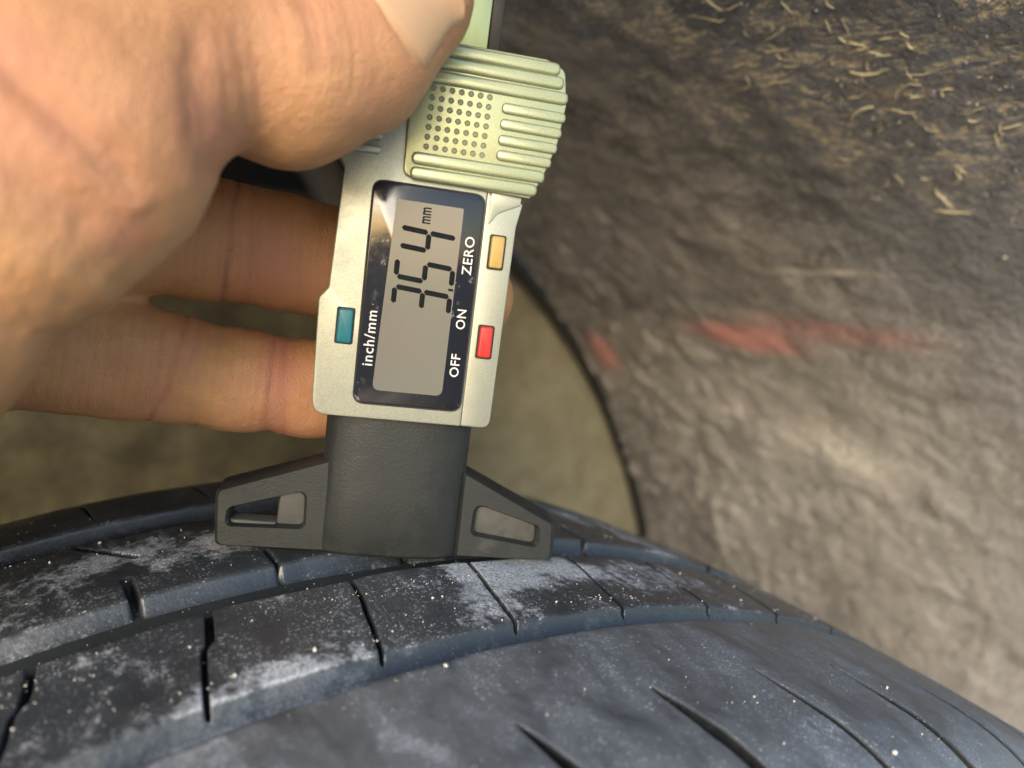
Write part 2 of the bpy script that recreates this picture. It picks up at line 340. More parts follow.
# ------------------------------------------------------------------ tyre
def drop(y):
    a = np.abs(y); return y * y / 2 / .62 + .016 * np.clip((a - .058) / .034, 0, 1) ** 2.6
GD = .0033
tyre = empty('car_tyre', (0, 0, -TR))
tag(tyre, 'worn black car tyre with dusty grooved tread under the depth gauge', 'tyre')
def tyre_pts(th, y, h):
    """th (rad), y axial, h height above the worn tread surface"""
    rr = TR - drop(y) + h
    return np.stack([rr * np.sin(th), y + 0 * th, rr * np.cos(th)], -1)
# carcass: groove floor, shoulders and sidewalls turned round the axle (closed ring)
prof = [(y, TR - float(drop(np.float64(y))) - GD - .0055 * min(1, max(0, (abs(y) - .0475) / .001))) for y in np.unique(np.concatenate([np.linspace(-.086, .086, 70), [-.0485, -.0475, .0475, .0485]]))]
side = [(.092, .236), (.0965, .222), (.0985, .205), (.097, .19), (.092, .176), (.084, .168), (.076, .166)]
prof = [(-a, b) for a, b in side[::-1]] + prof + side
prof += [(.07, .17), (.08, .2), (.075, .235), (-.075, .235), (-.08, .2), (-.07, .17)]
pa = np.array(prof); na = 360; ang = np.arange(na) / na * math.tau
V = np.stack([pa[None, :, 1] * np.sin(ang)[:, None], np.broadcast_to(pa[None, :, 0], (na, len(pa))), pa[None, :, 1] * np.cos(ang)[:, None]], -1).reshape(-1, 3)
n_ = len(pa); i = np.arange(na)[:, None] * n_ + np.arange(n_)[None]; i2 = ((np.arange(na) + 1) % na)[:, None] * n_ + np.arange(n_)[None]
j = np.arange(na)[:, None] * n_ + (np.arange(n_)[None] + 1) % n_; j2 = ((np.arange(na) + 1) % na)[:, None] * n_ + (np.arange(n_)[None] + 1) % n_
np_mesh('carcass', V, np.stack([i, j, j2, i2], -1).reshape(-1, 4), GROOVE, tyre)

WW = .0021
def wall_h(ed, r):
    """sloping groove wall below the rounded edge, ed < 0"""
    q = np.clip(-ed / WW, 0, 1); return -(r + (GD * 1.08 - r) * (1 - (1 - q) ** 1.5))
WROWS = WW * np.array([1.02, .8, .6, .42, .27, .14, .05])
def edge_round(d, r=.0009):
    """height loss near an edge at distance d (m), rounded shoulder then a wall"""
    q = np.clip(d / r, 0, 1); return r * (1 - np.sqrt(np.clip(1 - (1 - q) ** 2, 0, 1)))
def slot(dist, half, depth):
    """sipe profile: dist from its centre line"""
    d = np.abs(dist) - half
    return np.where(d < 0, depth, edge_round(np.clip(d, 0, 1), .0005))
TH0, TH1 = R(-34), R(44)
def rib(y0, y1, cuts, closed0=True, closed1=True, du=.00045, dv=.00045, wobble=.0003):
    """rib strip as real relief; cuts(th,y)->extra depth"""
    nu = int((TH1 - TH0) * TR / du); core = np.linspace(y0, y1, int((y1 - y0) / dv))
    v = core
    if closed0: v = np.concatenate([y0 - WROWS, v])
    if closed1: v = np.concatenate([v, y1 + WROWS])
    # dense rows close to the edges
    ex = np.array([.0001, .0002, .0003])
    v = np.unique(np.concatenate([v, y0 + ex, y1 - ex]))
    t_ = np.linspace(TH0, TH1, nu); T, Y = np.meshgrid(t_, v, indexing='ij'); u = T * TR
    h = fbm(u * 90, Y * 90, 4, 21) * wobble + fbm(u * 16, Y * 16, 2, 22) * .0004
    ed = np.full_like(Y, 1.)
    wob = fbm(u * 60, Y * 0 + 3, 3, 23) * .0006
    if closed0: ed = np.minimum(ed, Y - y0 - wob)
    if closed1: ed = np.minimum(ed, y1 + wob - Y)
    h = np.where(ed <= 0, wall_h(ed, .0009) + h * .5, h - edge_round(np.clip(ed, 0, 1), .0009))
    h = h - cuts(T, Y)
    h = np.maximum(h, -GD - .0004)
    return tyre_pts(T, Y, h), nu, len(v)
D = math.pi / 180
def shoulder_rib(side, yin, th0, pitch, ystart, slope, half=.0013):
    """shoulder rib from its groove edge yin out over the shoulder; mesh columns follow the slanting sipes"""
    a = np.unique(np.concatenate([yin - WROWS, np.linspace(yin, .0865, 100), yin + np.array([.0001, .0002, .0003]), ystart + np.array([-.0006, -.0003, 0, .0003, .0006, .001])]))
    u0, u1 = TH0 * TR, TH1 * TR; ks = range(int((TH0 - th0) / pitch) - 1, int((TH1 - th0) / pitch) + 2)
    cen = {k: (th0 + k * pitch) * TR for k in ks}; hw = {k: half * (.85 + .25 * math.sin(k * 2.3)) for k in ks}
    base = np.linspace(u0, u1, int((u1 - u0) / .0006)); keep = np.ones(len(base), bool); extra = []
    for k in ks:
        keep &= np.abs(base - cen[k]) > hw[k] + .0006
        extra += [cen[k] + sg * (hw[k] + o_) for sg in (-1, 1) for o_ in (.0005, .0003, .00018, .00009, 0., -.00006)] + [cen[k]]
    u = np.unique(np.clip(np.concatenate([base[keep], extra]), u0, u1)); U_, A_ = np.meshgrid(u, a, indexing='ij')
    U0 = U_.copy(); tp = np.clip((A_ - ystart) / .010, .08, 1) ** .6          # sipes start as a point
    for k in ks:
        of = U0 - cen[k]; ao = np.abs(of); hk = hw[k]; m_ = ao < hk + .002
        new = np.where(ao <= hk, ao * tp, hk * tp + (ao - hk) * (.002 + hk * (1 - tp)) / .002)
        U_ = np.where(m_, cen[k] + np.sign(of) * new, U_)
    warp = TR * slope * D * (A_ - ystart) / .02 + .0009 * np.sin((A_ - ystart) * 95)
    T = (U_ + warp) / TR; Y = side * A_
    h = fbm(T * TR * 90, Y * 90, 4, 21) * .00022 + fbm(T * TR * 16, Y * 16, 2, 22) * .0004
    wob = fbm(T * TR * 60, Y * 0 + 3, 3, 23) * .0004; ed = A_ - yin - wob
    h = np.where(ed <= 0, wall_h(ed, .0009) + h * .5, h - edge_round(np.clip(ed, 0, 1), .0009))
    for k in ks:
        d = np.abs(U0 - cen[k]) - hw[k]; sl = np.where(d < -.00003, .0085, edge_round(np.clip(d, 0, 1), .0004)); sl = np.where(d > .0006, 0, sl)
        h = h - sl * np.clip((A_ - ystart) / .0016, 0, 1)
    inside = np.zeros(U0.shape, bool)
    for k in ks: inside |= (np.abs(U0 - cen[k]) < hw[k] - .00001) & (A_ > ystart)
    return tyre_pts(T, Y, np.maximum(h, -.0085)), len(u), len(a), inside.ravel()
def rib2_cuts(T, Y):
    ph = (T - R(-8.8)) / R(5); k = np.round(ph); dist = (ph - k) * R(5) * TR
    notch = slot(dist - .0003, .0006, .003) * (Y < .0135) * (np.mod(k, 2) == 0)
    thin = slot(dist + .0002, .00018, .0022) * (Y < .0125) * (np.mod(k, 2) == 1)
    line = R(-8.5) - (Y - .0245) / .0098 * R(1.5)
    p2 = (T - line) / R(5); k2 = np.round(p2); d2 = (p2 - k2) * R(5) * TR
    sl = slot(d2, .00032, .0022) * (Y > .022)
    return np.maximum(np.maximum(notch, thin), sl)
def shoulder_obj(P, nu, nv, ins):
    F_ = grid_faces(nu, nv); o_ = np_mesh('tread_rib', P.reshape(-1, 3), F_, RUB, tyre); o_.data.materials.append(FLOOR)      # blacker copy of the rubber paints the shade inside the sipes
    o_.data.polygons.foreach_set('material_index', ins[F_].any(1).astype(np.int32)); return o_
shoulder_obj(*shoulder_rib(-1, .0343, R(-1.1), R(5.02), .050, .5))['label'] = 'near shoulder rib with long slanting sipes'
P, nu, nv = rib(.0048, .0350, rib2_cuts)
np_mesh('tread_rib', P.reshape(-1, 3), grid_faces(nu, nv), RUB, tyre)['label'] = 'middle rib with short notches beside the gauge'
shoulder_obj(*shoulder_rib(1, .0460, R(-9.0), R(5.02), .050, -.6, .0004))['label'] = 'far shoulder rib along the back edge of the tread'
# rib three: separate blocks between full-width sipes
Y0, Y1 = -.0293, -.0058
def sipe_line(y, k):
    q = np.clip((Y1 - y) / (Y1 - Y0), 0, 1)
    jog = (.0009 if k in (-1, -2) else .0002) * (1 / (1 + np.exp((q - .42) * 60)) - .5)
    return (R(-2.0) + k * R(4.98)) * TR - .0047 * q ** 1.15 + jog + .00025 * np.sin(k * 3.1 + q * 3)
def half_w(y, k):
    q = np.clip((Y1 - y) / (Y1 - Y0), 0, 1); shut = np.clip(1 - (np.maximum(Y0 - y, y - Y1) - .0001) / .0005, .04, 1)      # the cut closes down the groove wall
    return shut * np.where(q < .4, .00062, .0004) if k in (-1, -2) else shut * .00036
vrow = np.unique(np.concatenate([Y0 - WROWS, Y1 + WROWS, np.linspace(Y0, Y1, 58), Y0 + np.array([.0001, .0002, .0003]), Y1 - np.array([.0001, .0002, .0003])]))
for k in range(-8, 9):
    e = np.array([0, .0001, .0002, .00035, .0006, .001, .0016])
    L = sipe_line(vrow, k) + half_w(vrow, k); Rr = sipe_line(vrow, k + 1) - half_w(vrow, k + 1); wdt = (Rr - L)[None]
    a = np.concatenate([[-.00025, -.0001], e, np.linspace(.0022, .0208 - .0022, 42)]) ; 
    uu = []; nin = 44
    left = np.concatenate([[-.0002, -.0001], e]); s_ = np.linspace(0, 1, nin)[1:-1]
    T = np.concatenate([L[None] + left[:, None], L[None] + .0016 + s_[:, None] * (wdt - .0032), Rr[None] - left[::-1][:, None]], 0)
    Y = np.broadcast_to(vrow[None], T.shape)
    h = fbm(T * 90, Y * 90, 4, 21) * .0003 + fbm(T * 16, Y * 16, 2, 22) * .0004
    wob = fbm(T * 60, Y * 0 + 7, 3, 25) * .0007
    edY = np.minimum(Y - Y0 - wob * 0 , Y1 + wob - Y); edX = np.minimum(T - L[None], Rr[None] - T)
    h = np.where(edY <= 0, wall_h(edY, .0009) + h * .5, h - edge_round(np.clip(edY, 0, 1), .0009)) - edge_round(np.clip(edX, 0, 1), .00035) * (edY > -.0003)
    h = np.where(edX < 0, np.minimum(h, -GD * np.clip(-edX / .0002 * 1.1, 0, 1.1)), h)
    P = tyre_pts(T / TR, Y, h)
    np_mesh('tread_block', P.reshape(-1, 3), grid_faces(*T.shape), RUB, tyre)
# the rest of the tread round the wheel, out of sight: plain ribs
for (a0, a1) in ((-.083, -.0343), (-.0293, -.0058), (.0048, .035), (.046, .083)):
    t_ = np.linspace(TH1 - .004, TH0 + math.tau + .004, 200); v = np.array([a0 - .0005, a0, a0 + .0006] + list(np.linspace(a0 + .003, a1 - .003, 6)) + [a1 - .0006, a1, a1 + .0005])
    T, Y = np.meshgrid(t_, v, indexing='ij'); h = np.zeros_like(Y) - .0002; h[:, [0, -1]] = -GD; h[:, [1, -2]] = -.0006
    np_mesh('tread_rib', tyre_pts(T, Y, h).reshape(-1, 3), grid_faces(*T.shape), RUB, tyre)
# sand grains lying on the tread
def ico():
    bm = bmesh.new(); bmesh.ops.create_icosphere(bm, subdivisions=1, radius=1); v = np.array([p.co[:] for p in bm.verts]); f = np.array([[q.index for q in fc.verts] for fc in bm.faces]); bm.free(); return v, f
iv, if_ = ico(); Vs = []; Fs = []; c = 0
ribs_ = [(-.075, -.0343, 260), (-.0293, -.0058, 700), (.0048, .035, 600), (.046, .07, 150), (-.0045, .004, 150)]
for (a0, a1, n_) in ribs_:
    cl = rng.uniform(0, 1, (14, 2))
    for q in range(n_):
        if rng.random() < .55: ctr = cl[rng.integers(14)]; uvp = ctr + rng.normal(0, .04, 2)
        else: uvp = rng.uniform(0, 1, 2)
        t_ = R(-20) + uvp[0] * R(48); y = a0 + np.clip(uvp[1], .04, .96) * (a1 - a0)
        s = .00006 * math.exp(rng.normal(0, .5)) * (1.0 if rng.random() > .012 else 4)
        s = min(s, .00055); hh = -GD if (a0 == -.0045) else .0
        sc = s * rng.uniform(.7, 1.3, 3); ctr = tyre_pts(np.array(t_), np.array(y), np.array(hh + s * .4))
        Vs.append(iv * sc * (1 + rng.normal(0, .25, (len(iv), 1))) + ctr); Fs.append(if_ + c); c += len(iv)
g = np_mesh('sand_grains', np.concatenate(Vs) + np.array([0, 0, -TR]), np.concatenate(Fs), SAND); tag(g, 'pale sand grains scattered over the dusty tread', 'sand', kind='stuff')

# ------------------------------------------------------------------ tread depth gauge
gauge = empty('tread_depth_gauge', (0, 0, 0.0002)); gauge.rotation_euler = (0, R(1.5), R(-24)); gauge.rotation_mode = 'XYZ'
tag(gauge, 'silver digital tread depth gauge with black foot standing on the tyre', 'gauge')
MM = .001
def rpoly(pts, r, seg=5):
    """rounded polygon; r number or list (mm)"""
    n = len(pts); out = []; rs = r if hasattr(r, '__len__') else [r] * n
    for i in range(n):
        p0, p1, p2 = Vector(pts[i - 1]), Vector(pts[i]), Vector(pts[(i + 1) % n]); rr = rs[i]
        if rr <= 0: out.append(tuple(p1)); continue
        d0 = (p0 - p1).normalized(); d1 = (p2 - p1).normalized(); an = d0.angle(d1) / 2
        t_ = min(rr / math.tan(an), (p0 - p1).length * .48, (p2 - p1).length * .48)
        a_, b_ = p1 + d0 * t_, p1 + d1 * t_
        for k in range(seg + 1):
            s = k / seg; out.append(tuple((1 - s) ** 2 * a_ + 2 * s * (1 - s) * p1 + s * s * b_))
    return out
def prism(name, poly, yf, yb, mat, parent, bev=.4, seg=3, smooth=True):
    """poly in x,z mm; front at yf, back at yb (mm, -y faces the viewer)"""
    bm = bmesh.new(); vf = [bm.verts.new((x * MM, yf * MM, z * MM)) for x, z in poly]; vb = [bm.verts.new((x * MM, yb * MM, z * MM)) for x, z in poly]
    f0 = bm.faces.new(vf); bm.faces.new(vb[::-1]); n = len(poly)
    for i in range(n): bm.faces.new((vf[i], vb[i], vb[(i + 1) % n], vf[(i + 1) % n]))
    bmesh.ops.recalc_face_normals(bm, faces=bm.faces)
    if bev: bmesh.ops.bevel(bm, geom=list(f0.edges), offset=bev * MM, segments=seg, profile=.5, affect='EDGES', clamp_overlap=True)
    return bm_obj(name, bm, mat, parent, smooth)
def ring(name, outer, inner, yf, yb, mat, parent, bev=.5, bin_=.6):
    bm = bmesh.new(); n = len(outer)
    rows = [(outer, yb, 0), (outer, yf + bev, 0), (outer, yf, bev), (inner, yf, -bin_), (inner, yf + bin_, 0), (inner, yb, 0)]
    vs = []
    for poly, y, ins in rows:
        c = Vector((sum(p[0] for p in poly) / n, sum(p[1] for p in poly) / n)); row = []
        for p in poly:
            d = (c - Vector(p)); q = Vector(p) + d.normalized() * ins; row.append(bm.verts.new((q.x * MM, y * MM, q.y * MM)))
        vs.append(row)
    for a_, b_ in zip(vs, vs[1:] + vs[:1]):
        for i in range(n): bm.faces.new((a_[i], a_[(i + 1) % n], b_[(i + 1) % n], b_[i]))
    return bm_obj(name, bm, mat, parent, True)
# black foot: a bowed column and two pierced wings
colp = []
for k in range(25):
    s = k / 24 * 2 - 1; x = .3 + 12.8 * s
    colp.append((x, -1.8 + 2.5 * abs(s) ** 3.4 + (.9 if abs(s) > .999 else 0)))
bm = bmesh.new(); zr = [(.2, .6), (.5, .15), (.9, 0), (12, 0), (24.5, -.25), (28, -.25)]
back = [(12.6, 8.0), (-10.8, 8.0)]
rows = []
for z, ins in zr:
    row = [bm.verts.new((x * (1 - .006 * (z / 25)) * MM, (y + ins) * MM, z * MM)) for x, y in colp] + [bm.verts.new((x * MM, y * MM, z * MM)) for x, y in back]
    rows.append(row)
n_ = len(rows[0])
for a_, b_ in zip(rows, rows[1:]):
    for i in range(n_): bm.faces.new((a_[i], a_[(i + 1) % n_], b_[(i + 1) % n_], b_[i]))
bm.faces.new(rows[0]); bm.faces.new(rows[-1][::-1])
bm_obj('foot_column', bm, BLK, gauge, True)
wl = rpoly([(-29.4, .2), (-29.9, 10.3), (-10.5, 17.2), (-10.5, .2)], [1.2, 1.6, 0.2, .2], 4); wi = rpoly([(-27.5, 4.1), (-27.3, 7.2), (-15.0, 11.1), (-14.8, 4.3)], [1.0, 1.2, 1.4, 1.2], 4)
w = ring('foot_wing', wl, wi, 0, 7, BLK, gauge, .6, .5); w['label'] = 'wing with a half open window'
prism('window_web', [(-19.6, 3.9), (-19.4, 9.9), (-14.4, 11.4), (-14.4, 4.0)], 2.0, 4.2, GREYR, w, .5)
prism('window_sill', [(-27.6, 3.0), (-27.6, 4.8), (-19.5, 4.6), (-19.5, 3.0)], 1.5, 5.0, GREYR, w, .4)
wl = rpoly([(31.3, .5), (30.9, 8.0), (12.3, 16.8), (12.3, .3)], [1.2, 1.6, .2, .2], 4); wi = rpoly([(27.6, 3.4), (27.2, 7.2), (15.7, 10.6), (15.6, 5.0)], [1.0, 1.2, 1.4, 1.2], 4)
w = ring('foot_wing', wl, wi, 0, 7, BLK, gauge, .9, .7); w['label'] = 'wing with a closed recess'
prism('recess_floor', [(28, 3), (27.6, 7.6), (15.3, 11), (15.2, 4.6)], 1.9, 4, GREYR, w, .2)
V, F = tube([(.5 * MM, .0062, -.0034), (.5 * MM, .0062, .01)], .001, 10); np_mesh('probe_pin', V, F, STEEL, gauge)
# silver body
YF = -4.5
body = prism('body', rpoly([(-14.9, 25.9), (-15.3, 45.2), (-13.9, 47.0), (-13.1, 66.5), (-15.5, 70), (-17.6, 75), (-17.6, 84), (-15, 87.2), (10.2, 87.2), (10.2, 25.9)], [2.6, .8, .8, 1.5, 2, 2, 2, 2, .5, .3], 4), YF, 8.5, SIL, gauge, 1.3, 4)
prism('side_strip', rpoly([(10.25, 25.9), (15.3, 25.9), (15.7, 60.5), (16.4, 64.5), (10.25, 66)], [.3, 1.6, 2.5, .4, .3], 5), YF + .25, 8.3, SIL, gauge, .55, 3)
prism('strip_web', rpoly([(10.9, 60.3), (12.2, 62.4), (15.9, 64.2), (16, 66), (10.9, 66)], [.2, 2.5, .2, .2, .2], 6), YF - .12, 2, SIL, gauge, .35, 3)
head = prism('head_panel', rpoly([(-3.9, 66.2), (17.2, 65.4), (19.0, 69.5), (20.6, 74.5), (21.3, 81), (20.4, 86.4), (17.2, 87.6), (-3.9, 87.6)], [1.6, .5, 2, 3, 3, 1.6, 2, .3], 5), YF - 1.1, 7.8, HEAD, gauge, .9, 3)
def rib_bar(x0, x1, z, w_, yt, parent, tilt=0.0):
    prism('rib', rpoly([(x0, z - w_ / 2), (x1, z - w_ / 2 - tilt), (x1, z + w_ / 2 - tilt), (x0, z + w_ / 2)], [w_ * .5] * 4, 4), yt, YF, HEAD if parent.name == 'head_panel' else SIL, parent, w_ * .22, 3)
edge = lambda z: np.interp(z, [65, 67, 70, 74.5, 79, 82, 86.5], [17.2, 18.2, 19.5, 20.8, 21.4, 21.4, 19.4])
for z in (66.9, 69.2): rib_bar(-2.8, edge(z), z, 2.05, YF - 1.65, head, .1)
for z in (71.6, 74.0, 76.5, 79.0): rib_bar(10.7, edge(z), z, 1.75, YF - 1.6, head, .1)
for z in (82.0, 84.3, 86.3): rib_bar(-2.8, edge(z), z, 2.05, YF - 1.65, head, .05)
for z in (69.6, 71.8, 74.0, 76.2): rib_bar(-13.4, -7.6, z, 1.25, YF - .75, body, 0)
# pits of the thumb grip
bm = bmesh.new(); yp = (YF - 1.1) * MM
for a in range(7):
    for b_ in range(7):
        cx = (-.5 + a * 1.52 + b_ * -.03) * MM; cz = (80.3 - b_ * 1.52) * MM; prev = None
        rows = []
        for rr, dy in ((.50, -.02), (.42, -.10), (.30, .0), (.2, -.012), (.0001, -.012)):
            rows.append([bm.verts.new((cx + rr * MM * math.cos(q / 10 * math.tau), yp + dy * MM, cz + rr * MM * math.sin(q / 10 * math.tau))) for q in range(10)])
        for r0, r1 in zip(rows, rows[1:]):
            for q in range(10): bm.faces.new((r0[q], r0[(q + 1) % 10], r1[(q + 1) % 10], r1[q]))
tag(bm_obj('grip_dimples', bm, PIT, head, True), kind='stuff')
# beam above the head
prism('beam', [(-7.5, 86), (7.95, 86), (8.05, 106), (-7.5, 106)], -.2, 3.2, STEEL, gauge, .2, 2)
prism('beam_edge', [(8.0, 86), (10.0, 86), (10.1, 106), (8.1, 106)], -.4, 3.6, DARK, gauge, .2, 2)
# window, display, print
prism('window_gasket', rpoly([(-8.45, 28.3), (10.0, 28.3), (10.1, 65.15), (-8.5, 65.25)], 2.0, 6), YF - .06, YF + 1, DARK, gauge, 0)
win = prism('display_window', rpoly([(-8.2, 28.55), (9.75, 28.55), (9.85, 64.9), (-8.25, 65.0)], 1.8, 6), YF - .22, YF + 1, BEZ, gauge, .18, 2)
disp = prism('display', rpoly([(-5.35, 30.9), (6.4, 30.9), (6.6, 62.4), (-4.4, 62.5)], [1.2, 1.2, .3, .3], 4), YF - .24, YF, LCD, win, 0)
def segs(name, zc, which, parent):
    """seven segment digit lying on its side: top at x=-3.5, foot at x=6.0, width along z"""
    xt, xm, xb, hw, w_ = -3.3, 1.35, 5.9, 1.45, .66
    def pz(x, z): return zc + z + .38 * (1.35 - x) / 4.7        # slant
    bm = bmesh.new()
    def poly(pts):
        v0 = [bm.verts.new((x * MM, (YF - .262) * MM, z * MM)) for x, z in pts]; v1 = [bm.verts.new((x * MM, (YF - .23) * MM, z * MM)) for x, z in pts]; n = len(pts)
        bm.faces.new(v0); bm.faces.new(v1[::-1])
        for i in range(n): bm.faces.new((v0[i], v1[i], v1[(i + 1) % n], v0[(i + 1) % n]))
    w2, g_ = .43, .14
    def bar(p, q):
        (xa, za), (xb_, zb) = p, q; L = math.hypot(xb_ - xa, zb - za); dx, dz = (xb_ - xa) / L, (zb - za) / L; nx, nz = -dz, dx
        pts = []
        for (t_, o_) in ((g_, 0), (g_ + w2 * .75, w2), (L - g_ - w2 * .75, w2), (L - g_, 0), (L - g_ - w2 * .75, -w2), (g_ + w2 * .75, -w2)):
            x_, z_ = xa + dx * t_ + nx * o_, za + dz * t_ + nz * o_; pts.append((x_, pz(x_, z_)))
        poly(pts)
    E_ = {'a': ((xt, -hw), (xt, hw)), 'g': ((xm, -hw), (xm, hw)), 'd': ((xb, -hw), (xb, hw)), 'b': ((xt, hw), (xm, hw)), 'c': ((xm, hw), (xb, hw)), 'f': ((xt, -hw), (xm, -hw)), 'e': ((xm, -hw), (xb, -hw))}
    for q_ in which: bar(*E_[q_])
    return bm_obj(name, bm, INK, parent)
segs('digit', 46.65, 'abgcd', disp)['label'] = 'digit 3'
segs('digit', 51.25, 'afgcd', disp)['label'] = 'digit 5'
segs('digit', 56.3, 'fgbc', disp)['label'] = 'digit 4'
prism('decimal_point', [(5.5, 48.75), (6.35, 48.7), (6.35, 49.1), (5.5, 49.15)], YF - .262, YF - .23, INK, disp, 0)
def text(name, s, x, z, size, mat, parent, yoff, bold=.0, spacing=1.0, stretch=1.0):
    """lettering reading upwards: baseline at x, starting at height z (mm)"""
    cu = bpy.data.curves.new(name, 'FONT'); cu.body = s; cu.size = size; cu.extrude = .012; cu.offset = bold; cu.space_character = spacing; cu.resolution_u = 3
    to = bpy.data.objects.new(name, cu); COL.objects.link(to); bpy.context.view_layer.update()
    me = bpy.data.meshes.new_from_object(to.evaluated_get(bpy.context.evaluated_depsgraph_get())); bpy.data.objects.remove(to); bpy.data.curves.remove(cu)
    for v in me.vertices:
        a_, b_, c_ = v.co; v.co = ((x - b_) * MM, (yoff - c_) * MM, (z + a_ * stretch) * MM)
    me.name = name; me.materials.clear(); return link_mesh(name, me, mat, parent)
TY = YF - .235
text('lettering', 'ZERO', 8.95, 51.7, 2.25, WHITE, win, TY, .02, 1.08, 1.06)['label'] = 'word ZERO'
text('lettering', 'ON', 8.95, 42.5, 2.2, WHITE, win, TY, .02, 1.08, .98)['label'] = 'word ON'
text('lettering', 'OFF', 8.8, 34.3, 2.2, WHITE, win, TY, .02, 1.05, 1.02)['label'] = 'word OFF'
text('lettering', 'inch/mm', -5.75, 34.8, 2.45, WHITE, win, TY, .025, 1.12, 1.0)['label'] = 'words inch/mm'
text('lettering', 'mm', 1.3, 59.1, 2.75, INK, disp, TY - .015, .055, 1.05, .64)['label'] = 'display letters mm'
def button(x0, x1, z0, z1, mat, lab, r=.5):
    prism('button_well', rpoly([(x0 - .28, z0 - .25), (x1 + .28, z0 - .25), (x1 + .28, z1 + .25), (x0 - .28, z1 + .25)], .4, 3), YF - .03, YF + 1, DARK, gauge, 0)
    prism('button', rpoly([(x0, z0), (x1, z0), (x1, z1), (x0, z1)], r, 4), YF - .75, YF + 1, mat, gauge, .35, 3)['label'] = lab
button(-11.95, -9.5, 38.3, 43.9, TEAL, 'teal button'); button(11.75, 14.0, 53.4, 58.7, YEL, 'yellow button'); button(11.6, 13.85, 38.2, 43.5, RED, 'red button')

# ------------------------------------------------------------------ hand (left hand, palm towards the camera)
def chain(pts): return [(cpt(px, py, d), r) for px, py, d, r in pts]
thumb = chain([(402, -5, 110, 10.3), (345, 43, 107.5, 12.2), (285, 68, 103, 12.5), (206, 46, 97, 10.2), (138, 84, 90, 11.4), (85, 132, 84.5, 13.0), (-8, 208, 80, 13.0), (-130, 300, 78, 15.5), (-250, 410, 81, 21)])
upper = chain([(165, -10, 96, 13), (40, 0, 92, 20), (-80, 80, 88, 24), (-210, 250, 90, 26), (-420, 470, 96, 28), (-760, 640, 92, 30), (-1500, 1000, 80, 34)])
palm = [chain([(60, 90, 116, 12.5), (-420, 470, 100, 24)]), chain([(30, 228, 119, 12), (-420, 470, 100, 24)]), chain([(-20, 330, 119, 10.5), (-420, 470, 100, 22)]), chain([(-150, 400, 116, 10), (-420, 490, 98, 22)]),
        chain([(60, 90, 116, 12), (30, 228, 119, 11.5), (-40, 325, 118, 11), (-150, 400, 116, 9.5)])]
fing = [chain([(60, 90, 116, 12), (170, 82, 131, 10.6), (300, 82, 141, 9.6), (430, 98, 147, 8.6)]),
        chain([(30, 226, 118, 11.3), (110, 228, 128, 10.9), (200, 238, 137, 10.45), (235, 243, 139.5, 10.0), (280, 252, 143, 10.3), (330, 263, 147, 10.1), (400, 278, 150, 9.6), (468, 297, 152, 8.9)]),
        chain([(-30, 335, 118, 10.4), (60, 349, 126, 10.0), (120, 360, 131, 9.7), (170, 368, 135, 9.1), (240, 380, 140, 8.9), (310, 389, 145, 8.7), (385, 394, 149, 7.8)]),
        chain([(-150, 400, 116, 9.5), (-190, 420, 126, 8.8), (-250, 410, 118, 8.4), (-270, 380, 108, 8)])]
folds = [chain([(110, 45, 93, 6), (176, 98, 93, 3.6)]), chain([(50, 95, 88, 6.5), (136, 148, 88.5, 4.0)]), chain([(10, 160, 84, 7), (102, 208, 86, 5.2)])]
def seg_sdf(P, a, b, ra, rb):
    ab = b - a; t = np.clip(((P - a) @ ab) / (ab @ ab), 0, 1); d = P - a - t[..., None] * ab
    return np.sqrt((d * d).sum(-1)) - (ra + (rb - ra) * t)
def smin(a, b, k):
    h = np.clip(.5 + .5 * (b - a) / k, 0, 1); return b * (1 - h) + a * h - k * h * (1 - h)
def chain_sdf(P, ch, k):
    s = None
    for (a, ra), (b, rb) in zip(ch, ch[1:]):
        q = seg_sdf(P, a, b, ra, rb); s = q if s is None else smin(s, q, k)
    return s
def hand_sdf(P):
    s = chain_sdf(P, thumb, 3.); s = smin(s, chain_sdf(P, upper, 6.), 8.)
    pl = None
    for c_ in palm: q = chain_sdf(P, c_, 4.); pl = q if pl is None else smin(pl, q, 6.)
    for f_ in fing: pl = smin(pl, chain_sdf(P, f_, 2.5), 3.)
    # small lobes of skin where the thumb folds
    for c_ in folds: s = smin(s, chain_sdf(P, c_, 2.), 9.)
    return smin(s, pl, 5.)
